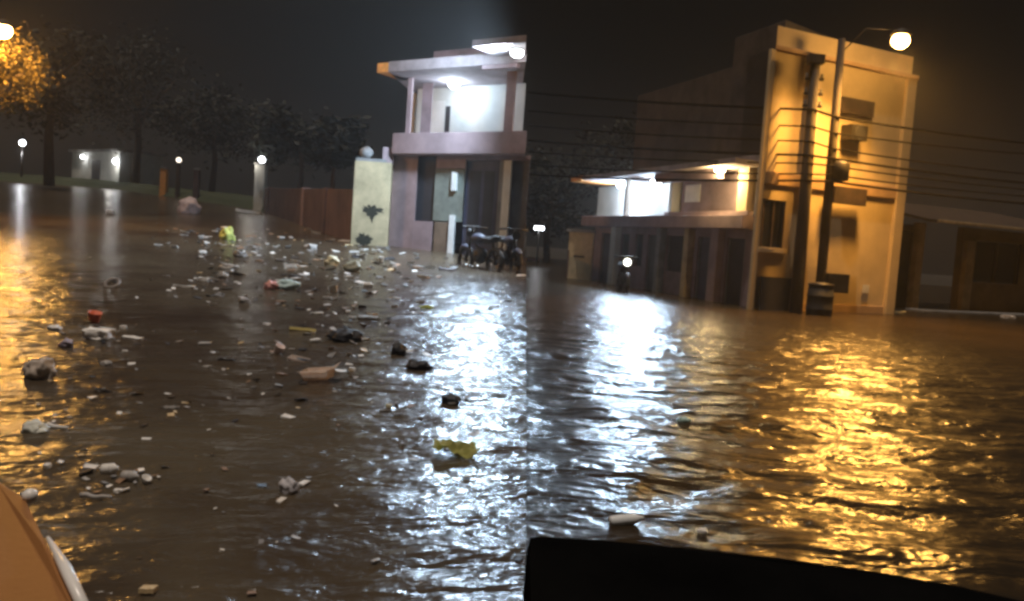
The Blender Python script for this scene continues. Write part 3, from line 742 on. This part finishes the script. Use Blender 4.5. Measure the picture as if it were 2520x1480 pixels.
# ------------------------------------------------------------------ litter on the flood
LM = {}
def lm(col, rough=0.55, sub=0.0):
    k = (col, rough)
    if k not in LM: LM[k] = mat('litter %d' % len(LM), col, rough, 0.15, 9)
    return LM[k]
WHT, CRM, GRY, DGR, BLK = (0.82, 0.8, 0.76), (0.7, 0.66, 0.46), (0.42, 0.4, 0.38), (0.2, 0.19, 0.18), (0.02, 0.02, 0.024)
YEL, YG, RED, PINK, TEAL, BRN, TAN = (0.72, 0.6, 0.22), (0.6, 0.62, 0.16), (0.7, 0.17, 0.08), (0.75, 0.36, 0.33), (0.5, 0.68, 0.7), (0.28, 0.17, 0.1), (0.6, 0.45, 0.25)
def litter(kind, px, py, wpx, hpx, col, label, side='L', cat=None, seed=None):
    c = P(px, py + hpx * 0.45, side); sc = c.y / F
    w, h = wpx * sc, max(hpx * sc, 0.03); rnd = random.Random(int(px * 7 + py * 13))
    rz = rnd.uniform(-0.25, 0.25); R = Matrix.Rotation(rz, 3, 'Z'); bm = bmesh.new(); m = lm(col)
    sd = rnd.uniform(0, 50); smooth = False; bev = 0
    if kind in ('bag', 'black_lump', 'foam_lump', 'heap'):
        vs = ball(bm, (0, 0, 0), 1, 4)
        for v in vs:
            n = v.co.normalized(); q = V((n.x * 1.6 + sd, n.y * 1.6, n.z * 1.6))
            r = 1 + 0.45 * noise.noise(q) + 0.25 * noise.ridged_multi_fractal(q * 2.2, 1, 2, 3, 1, 2) * 0.35 + 0.13 * noise.noise(q * 5) + 0.05 * noise.noise(q * 11)
            p = n * r
            if kind == 'foam_lump':
                p = V([math.copysign(abs(q_) ** 0.45, q_) for q_ in n]) * (0.8 + 0.28 * noise.noise(q) + 0.12 * noise.noise(q * 4)); p.z *= 0.7
            elif kind == 'bag': p *= 1 + 0.22 * abs(noise.noise(q * 3.1 + V((9, 2, 4)))) - 0.08
            v.co = c + R @ V((p.x * w * 0.42, p.y * w * 0.36, h * 0.24 + p.z * h * 0.52))
        smooth = kind != 'foam_lump'
    elif kind in ('plank', 'strip', 'panel'):
        boxw(bm, (0, 0, 0), (w, max(0.05, w * (0.14 if kind != 'panel' else 0.6)), max(0.018, h * 0.5)))
        Rt = R @ Matrix.Rotation(rnd.uniform(-0.35, 0.35), 3, 'X') @ Matrix.Rotation(rnd.uniform(-0.06, 0.06), 3, 'Y')
        bmesh.ops.subdivide_edges(bm, edges=bm.edges[:], cuts=3, use_grid_fill=True)
        for v in bm.verts:
            v.co += V((0, 0, 0.05 * w * noise.noise(V((v.co.x * 3 / w + sd, v.co.y * 3 / w, 0)))))
            v.co = c + V((0, 0, h * 0.3)) + Rt @ v.co
    elif kind == 'bottle':
        r = max(h * 0.5, 0.03); l = w
        ax = R @ V((1, rnd.uniform(-0.3, 0.3), rnd.uniform(0, 0.15)))
        lathe(bm, [(r * 0.8, -l / 2), (r, -l * 0.45), (r, -l * 0.1), (r * 0.93, -l * 0.07), (r, -l * 0.03), (r, l * 0.18), (r * 0.4, l * 0.36), (r * 0.36, l * 0.42)], c + V((0, 0, r * 0.6)), ax, 14); smooth = True
    elif kind == 'cup':
        lathe(bm, [(w * 0.36, 0), (w * 0.38, h * 0.1), (w * 0.5, h * 0.95), (w * 0.53, h), (w * 0.46, h * 0.98), (w * 0.36, h * 0.15)], c, V((rnd.uniform(-.5, .5), rnd.uniform(-.4, .1), 1)), 16); smooth = True
    elif kind == 'ring':
        pts = [c + V((math.cos(k * math.pi / 12) * w * 0.4, math.sin(k * math.pi / 12) * w * 0.4, h * 0.3 + math.sin(k * math.pi / 12) * h * 0.4)) for k in range(25)]
        tube(bm, pts, w * 0.1, 8, cap=False); smooth = True
    elif kind in ('tray', 'carton'):
        a, b, hh = w / 2, w * 0.36, h * (0.6 if kind == 'carton' else 0.4); k = 0.82
        o = [bm.verts.new(q) for q in ((-a * k, -b * k, 0), (a * k, -b * k, 0), (a * k, b * k, 0), (-a * k, b * k, 0))]
        tt = [bm.verts.new(q) for q in ((-a, -b, hh), (a, -b, hh), (a, b, hh), (-a, b, hh))]
        bm.faces.new(o)
        for i in range(4): bm.faces.new((o[i], o[(i + 1) % 4], tt[(i + 1) % 4], tt[i]))
        if kind == 'carton':
            fl = [bm.verts.new(q) for q in ((-a, -b * 1.7, hh * 1.1), (a * 0.9, -b * 1.6, hh * 0.9), (a * 1.5, -b * .8, hh * 1.15), (a * 1.45, b, hh * 1.5))]
            bm.faces.new((tt[0], tt[1], fl[1], fl[0])); bm.faces.new((tt[1], tt[2], fl[3], fl[2]))
        bmesh.ops.solidify(bm, geom=bm.faces[:], thickness=max(0.006, w * 0.03))
        Rt = R @ Matrix.Rotation(rnd.uniform(-0.3, 0.1), 3, 'X') @ Matrix.Rotation(rnd.uniform(-0.2, 0.2), 3, 'Y')
        for v in bm.verts: v.co = c + Rt @ v.co + V((0, 0, h * 0.1))
    elif kind == 'stick':
        pts = [c + R @ V((w * (f - 0.5), 0.05 * w * noise.noise(V((f * 4, sd, 0))), h * 0.5 + 0.06 * w * noise.noise(V((f * 3, sd, 5))))) for f in [i / 9 for i in range(10)]]
        tube(bm, pts, [max(0.014, h * 0.45) * (1 - 0.05 * i) for i in range(10)], 7); smooth = True
    elif kind == 'film':
        n = 12; g = []
        for i in range(n + 1):
            g.append([])
            for j in range(n + 1):
                x, y = (i / n - 0.5), (j / n - 0.5)
                zz = (0.45 * noise.noise(V((x * 3 + sd, y * 3, 0))) + 0.2 * noise.noise(V((x * 8 + sd, y * 8, 2)))) * h + h * 0.3
                e = 1 + 0.2 * noise.noise(V((x * 4, y * 4, sd)))
                g[-1].append(bm.verts.new(c + R @ V((x * w * e, y * w * 0.8 * e, zz))))
        for i in range(n):
            for j in range(n): bm.faces.new((g[i][j], g[i + 1][j], g[i + 1][j + 1], g[i][j + 1]))
        bmesh.ops.solidify(bm, geom=bm.faces[:], thickness=0.006)
    names = dict(bag='plastic_bag', black_lump='rubbish_bag', foam_lump='foam_or_glint_block', heap='rubbish_heap', plank='plank', strip='foam_or_glint_strip', panel='foam_sheet', bottle='plastic_or_glint_bottle',
                 cup='plastic_cup', ring='rubber_ring', tray='foam_tray', carton='carton', stick='stick', film='plastic_sheet')
    o = link(names[kind], bm, m, smooth=smooth)
    tag(o, label, names[kind].split('_')[-1] if not cat else cat, 'litter floating on the flood')
    return o

LIT = [
 ('foam_lump', 240, 812, 92, 46, WHT, 'largest white crumpled foam block, under the red cup'),
 ('cup', 231, 781, 32, 24, RED, 'red cup sitting on the largest white foam block'),
 ('strip', 327, 830, 52, 9, WHT, 'thin white foam strip just right of the largest foam block'),
 ('bag', 100, 902, 74, 58, (0.55, 0.47, 0.4), 'dull grey brown swollen bag near the orange glints at the left'),
 ('bag', 86, 1050, 68, 34, (0.72, 0.74, 0.66), 'pale greenish crumpled bag just above the copper car panel'),
 ('stick', 142, 1052, 60, 7, WHT, 'white stick poking out of the pale greenish bag'),
 ('plank', 745, 809, 64, 14, YEL, 'yellow splintered plank in the middle of the dark litter'),
 ('carton', 784, 918, 74, 40, (0.78, 0.64, 0.52), 'pale brown open carton with bright white edges'),
 ('bag', 705, 698, 62, 30, TEAL, 'pale blue bag lying against the pink bag'),
 ('bag', 668, 700, 38, 26, PINK, 'pink bag lying against the pale blue bag'),
 ('bag', 560, 575, 38, 36, YG, 'yellow green upright bag left of the boundary wall'),
 ('bag', 816, 642, 38, 28, CRM, 'cream tied bag below the yellow pier'),
 ('panel', 612, 520, 58, 12, WHT, 'bright flat white foam sheet at the foot of the lamp pillar'),
 ('heap', 464, 505, 54, 44, (0.45, 0.33, 0.3), 'pinkish rubbish heap beyond the flood left of the lamp pillar'),
 ('strip', 506, 583, 30, 9, WHT, 'white strip just left of the yellow green bag'),
 ('bag', 562, 656, 44, 20, GRY, 'grey white bag midway between the yellow green bag and the white strip'),
 ('foam_lump', 500, 684, 34, 14, WHT, 'small white foam lump just above the long thin white strip'),
 ('strip', 453, 703, 54, 8, WHT, 'long thin white foam strip lying alone left of the bags'),
 ('bag', 549, 676, 26, 16, GRY, 'small grey bag touching the grey white bag from below'),
 ('tray', 718, 653, 34, 12, WHT, 'white foam tray above the pale blue bag'),
 ('film', 622, 606, 36, 16, GRY, 'grey plastic sheet below the foam sheet'),
 ('bag', 590, 624, 38, 18, DGR, 'dark grey bag below the yellow green bag'),
 ('cup', 823, 713, 24, 18, WHT, 'white cup standing out at the edge of the bluish water'),
 ('film', 812, 731, 34, 14, GRY, 'grey plastic sheet just under the white cup'),
 ('bottle', 908, 700, 26, 14, WHT, 'white bottle at the left edge of the bluish water'),
 ('strip', 872, 619, 24, 8, WHT, 'short white strip at the foot of the yellow pier'),
 ('bag', 764, 606, 32, 18, GRY, 'grey bag left of the yellow pier'),
 ('ring', 276, 694, 40, 24, (0.26, 0.23, 0.21), 'grey rubber ring floating alone at the left'),
 ('bag', 272, 521, 24, 10, GRY, 'small grey bag far out on the dark upper flood'),
 ('cup', 681, 860, 24, 24, (0.75, 0.62, 0.58), 'pinkish cup left of the open carton'),
 ('foam_lump', 866, 906, 24, 16, WHT, 'small white foam lump right of the open carton'),
 ('foam_lump', 957, 996, 22, 14, CRM, 'small cream foam lump between the dark litter and the bright water'),
 ('film', 1120, 1090, 106, 62, (0.6, 0.6, 0.2), 'yellow green crumpled sheet floating in the bright white reflection'),
 ('bag', 711, 1192, 54, 44, (0.48, 0.47, 0.5), 'bluish grey bag alone in the lower middle of the upper flood'),
 ('film', 1049, 753, 32, 13, YG, 'small yellow green sheet on the bluish water'),
 ('foam_lump', 116, 1143, 26, 18, WHT, 'small white foam lump right above the copper car panel'),
 ('strip', 224, 1151, 34, 9, WHT, 'leftmost white strip of the row above the swell'),
 ('bottle', 272, 1156, 44, 14, WHT, 'white bottle in the row above the swell'),
 ('bottle', 322, 1174, 46, 15, GRY, 'grey bottle in the row above the swell'),
 ('cup', 357, 1180, 24, 14, WHT, 'white cup at the right end of the row above the swell'),
 ('foam_lump', 290, 1206, 26, 12, WHT, 'white foam lump just below the row of bottles'),
 ('stick', 236, 1226, 76, 7, GRY, 'long grey stick below the row of bottles'),
 ('foam_lump', 546, 1355, 16, 12, WHT, 'tiny white foam lump alone on the swell at the bottom'),
 ('strip', 365, 1452, 38, 9, TAN, 'tan strip at the bottom edge of the upper flood'),
 ('bag', 134, 804, 34, 13, WHT, 'flat white bag left of the largest foam block'),
 ('foam_lump', 303, 803, 22, 13, WHT, 'small white foam lump just above the thin foam strip'),
 ('foam_lump', 307, 863, 18, 10, WHT, 'small white foam lump just below the thin foam strip'),
 ('bag', 262, 892, 30, 14, GRY, 'grey flattened bag below the largest foam block'),
 ('bag', 162, 842, 34, 26, (0.38, 0.33, 0.4), 'mauve grey bag between the swollen bag and the largest foam block'),
 ('strip', 1042, 656, 58, 7, GRY, 'long grey strip in front of the mauve house'),
 ('bag', 966, 655, 24, 18, GRY, 'small grey bag in front of the mauve house step'),
 ('cup', 938, 640, 14, 14, WHT, 'tiny white cup right of the yellow pier'),
 ('film', 1100, 660, 40, 12, (0.3, 0.28, 0.3), 'dull mauve sheet beside the motorbike at the navy door'),
 ('bag', 1236, 592, 52, 34, (0.62, 0.62, 0.64), 'pale grey sack slung on the motorbike by the grey door'),
 ('heap', 868, 655, 46, 30, (0.3, 0.3, 0.22), 'greenish rubbish heap at the foot of the yellow pier'),
 ('black_lump', 850, 822, 86, 30, BLK, 'black lump standing in for shaded water, between the yellow plank and the bluish water'),  # added where the water only mirrors shadow, no bag floats there
 ('black_lump', 982, 856, 40, 30, BLK, 'upright black rubbish bag standing in the bluish water'),
 ('black_lump', 1030, 895, 66, 26, BLK, 'flat black rubbish bag right of the upright one'),
 ('black_lump', 1110, 978, 52, 26, (0.03, 0.04, 0.05), 'small black rubbish bag above the yellow green crumpled sheet'),
 ('panel', 905, 780, 48, 12, (0.25, 0.23, 0.2), 'dull board tilted above the upright black bag'),
 ('tray', 735, 812 + 70, 50, 12, (0.6, 0.5, 0.42), 'tan foam tray left above the open carton'),
 ('bag', 600, 740, 30, 14, DGR, 'dark grey bag below the pink bag'),
 ('strip', 780, 770, 30, 7, WHT, 'short white strip above the yellow plank'),
 ('bottle', 690, 640, 26, 9, DGR, 'dark grey bottle above the pink bag'),
 ('film', 560, 880, 46, 14, DGR, 'dark sheet in the middle of the open dark flood'),
 ('film', 420, 1000, 34, 10, GRY, 'grey sheet in the wide dark gap of the upper flood'),
]
for a in LIT: litter(*a)
LIT2 = [
 ('bottle', 1545, 1280, 96, 15, (0.8, 0.84, 0.86), 'long white bottle shape standing in for a glint just above the black car sill'),  # light mirrored in the window, modelled as a white bottle
 ('foam_lump', 1727, 1303, 34, 16, WHT, 'small white lump standing in for a glint just above the black car sill'),  # another mirrored light, given as a pale solid
 ('strip', 2200, 766, 54, 8, CRM, 'pale strip at the right foot of the tall cream building'),
 ('foam_lump', 2480, 777, 38, 14, (0.66, 0.58, 0.5), 'pale foam lump in front of the low dark house'),
 ('strip', 1312, 638, 30, 7, PINK, 'pink strip for a reddish reflection at the left end of the lower street'),  # red reflection on the water, built as a coloured strip
 ('bag', 1682, 1032, 30, 14, (0.4, 0.6, 0.56), 'small teal bag between the blue and the golden reflections'),
 ('stick', 1690, 1000, 70, 7, GRY, 'pale stick just above the small teal bag'),
]
for a in LIT2: litter(*a, side='R')

# countless small scraps
rnd = random.Random(77)
bm = bmesh.new(); zones = [(480, 900, 560, 760, 330), (60, 560, 760, 1230, 150), (560, 900, 760, 1060, 140), (900, 1290, 640, 780, 150), (880, 1285, 790, 1470, 60), (150, 900, 1200, 1470, 25)]
cols = [lm(WHT), lm(GRY), lm(DGR), lm(BRN), lm(BLK), lm(TAN)]
fi = []
for x0, x1, y0, y1, n in zones:
    for _ in range(n):
        if rnd.random() < 0.6:
            k = rnd.choice([a for a in LIT if a[2] < 1230 and x0 - 80 < a[1] < x1 + 80] or LIT)
            px, py = k[1] + rnd.gauss(0, 45), k[2] + rnd.gauss(0, 22)
            if px > 1280: continue
        else: px, py = rnd.uniform(x0, x1), rnd.uniform(y0, y1)
        if py < 560: py = 560 + rnd.uniform(0, 60)
        c = P(px, py, 'L'); s = rnd.uniform(0.012, 0.05) * (0.4 + c.y * 0.055) * (1.35 if py < 780 else 1.0) * rnd.choice((0.6, 1, 1, 1.5))
        a = rnd.uniform(0, 6.3); e = V((math.cos(a), math.sin(a), rnd.uniform(-.1, .25))); g = V((-e.y, e.x, rnd.uniform(-.2, .3)))
        k = rnd.choices(range(6), (6, 4, 4, 3, 4, 2))[0]; c.z += 0.004
        h = V((0, 0, s * rnd.uniform(0.1, 0.3)))
        q = [c - e * s - g * s * .5, c + e * s * rnd.uniform(.6, 1.2) - g * s * .4, c + e * s * .8 + g * s * .6, c - e * s * .7 + g * s * .5]
        n0 = len(bm.faces)
        hexa(bm, [p for p in q] + [p + h * rnd.uniform(.5, 1.3) for p in q])
        bm.faces.ensure_lookup_table()
        for f in bm.faces[n0:]: f.material_index = k
tag(link('floating_scraps', bm, cols), kind='stuff')

# ------------------------------------------------------------------ the car the picture is taken from
t = thing('car', V((0, 0.3, 0)), 'car seen from inside, copper panel with bright trim and a black door sill', 'car')
def slab(name, outline, m, thick, bev=0.01, sub=False):
    bm = bmesh.new(); top = [bm.verts.new(p) for p in outline]; bot = [bm.verts.new(p - V((0, 0, thick))) for p in outline]
    n = len(outline); bm.faces.new(top); bm.faces.new(bot[::-1])
    for i in range(n): bm.faces.new((top[i], bot[i], bot[(i + 1) % n], top[(i + 1) % n]))
    return link(name, bm, m, t, bevel=bev)
edge = [(-260, 1110, 1.75), (0, 1186, 1.6), (62, 1226, 1.5), (112, 1330, 1.32), (160, 1430, 1.2), (205, 1530, 1.1)]
ed = [P(a, b, d) for a, b, d in edge]
inner = [P(-60, 1600, 1.0), P(-420, 1500, 1.15)]
slab('door_panel', ed + inner, 'carpaint', 0.03, 0.006)
bm = bmesh.new(); tube(bm, [P(108, 1330, 1.32) + V((0.006, 0, 0.004)), P(150, 1408, 1.22) + V((0.006, 0, 0.006)), P(194, 1500, 1.12) + V((0.006, 0, 0.004))], [0.003, 0.0085, 0.008], 12); link('trim_strip', bm, 'trim_glint', t, smooth=True)
bm = bmesh.new(); ball(bm, P(74, 1221, 1.5), 0.013, 3); link('trim_stud', bm, 'trim_glint', t, smooth=True)
edge = [(1297, 1312, 0.95), (1480, 1322, 0.95), (1700, 1342, 0.94), (1920, 1366, 0.92), (2150, 1398, 0.9), (2360, 1435, 0.88), (2640, 1500, 0.85)]
ed = [P(a, b, d) for a, b, d in edge]
inner = [P(2640, 2300, 0.5), P(1297, 2300, 0.5)]
for q in inner: q.z = ed[0].z - 0.04
slab('door_sill', ed + inner, 'black', 0.25, 0.015)

# ------------------------------------------------------------------ haze, sky, added overhead light
bm = bmesh.new(); boxw(bm, (0, 122, 11.2), (380, 300, 25.6)); hz = link('haze', bm, 'ground')
hz.data.materials.clear()
m = bpy.data.materials.new('night haze'); m.use_nodes = True; nt = m.node_tree; nt.nodes.remove(nt.nodes['Principled BSDF'])
pv = nt.nodes.new('ShaderNodeVolumePrincipled'); pv.inputs['Color'].default_value = (0.85, 0.85, 0.85, 1); pv.inputs['Density'].default_value = 0.0011; pv.inputs['Anisotropy'].default_value = 0.5
nt.links.new(pv.outputs['Volume'], nt.nodes['Material Output'].inputs['Volume']); hz.data.materials.append(m)
tag(hz, kind='stuff')

SUN_EL, SUN_AZ = math.radians(79), math.radians(205)     # high, behind the viewer
w = bpy.data.worlds.new('World'); SC.world = w; w.use_nodes = True
nt = w.node_tree; bg = nt.nodes['Background']
sky = nt.nodes.new('ShaderNodeTexSky'); sky.sky_type = 'NISHITA'; sky.sun_disc = False
sky.sun_elevation = SUN_EL; sky.sun_rotation = SUN_AZ
hs = nt.nodes.new('ShaderNodeHueSaturation'); hs.inputs['Saturation'].default_value = 0.08
nt.links.new(sky.outputs['Color'], hs.inputs['Color']); nt.links.new(hs.outputs['Color'], bg.inputs['Color'])
bg.inputs['Strength'].default_value = 0.0002
sun = bpy.data.lights.new('sun', 'SUN'); sun.energy = 1.7; sun.angle = math.radians(0.6); sun.color = (1.0, 0.84, 0.7)  # made-up moon, added from overhead to brighten the litter
so = bpy.data.objects.new('sun', sun); COL.objects.link(so)
# pointing from azimuth (clockwise from +Y) and elevation
dirv = V((math.sin(SUN_AZ) * math.cos(SUN_EL), math.cos(SUN_AZ) * math.cos(SUN_EL), math.sin(SUN_EL)))
so.rotation_euler = dirv.to_track_quat('Z', 'Y').to_euler()
so.location = (0, -5, 30)

# ------------------------------------------------------------------ render settings
SC.render.engine = 'CYCLES'
SC.view_settings.view_transform = 'Standard'; SC.view_settings.look = 'None'
SC.view_settings.exposure = 0.0; SC.view_settings.gamma = 1.0
cy = SC.cycles
cy.use_denoising = True
try: cy.denoiser = 'OPENIMAGEDENOISE'
except Exception: pass
cy.max_bounces = 6; cy.diffuse_bounces = 3; cy.glossy_bounces = 3; cy.volume_bounces = 0
cy.sample_clamp_indirect = 4.0
cy.filter_width = 3.0
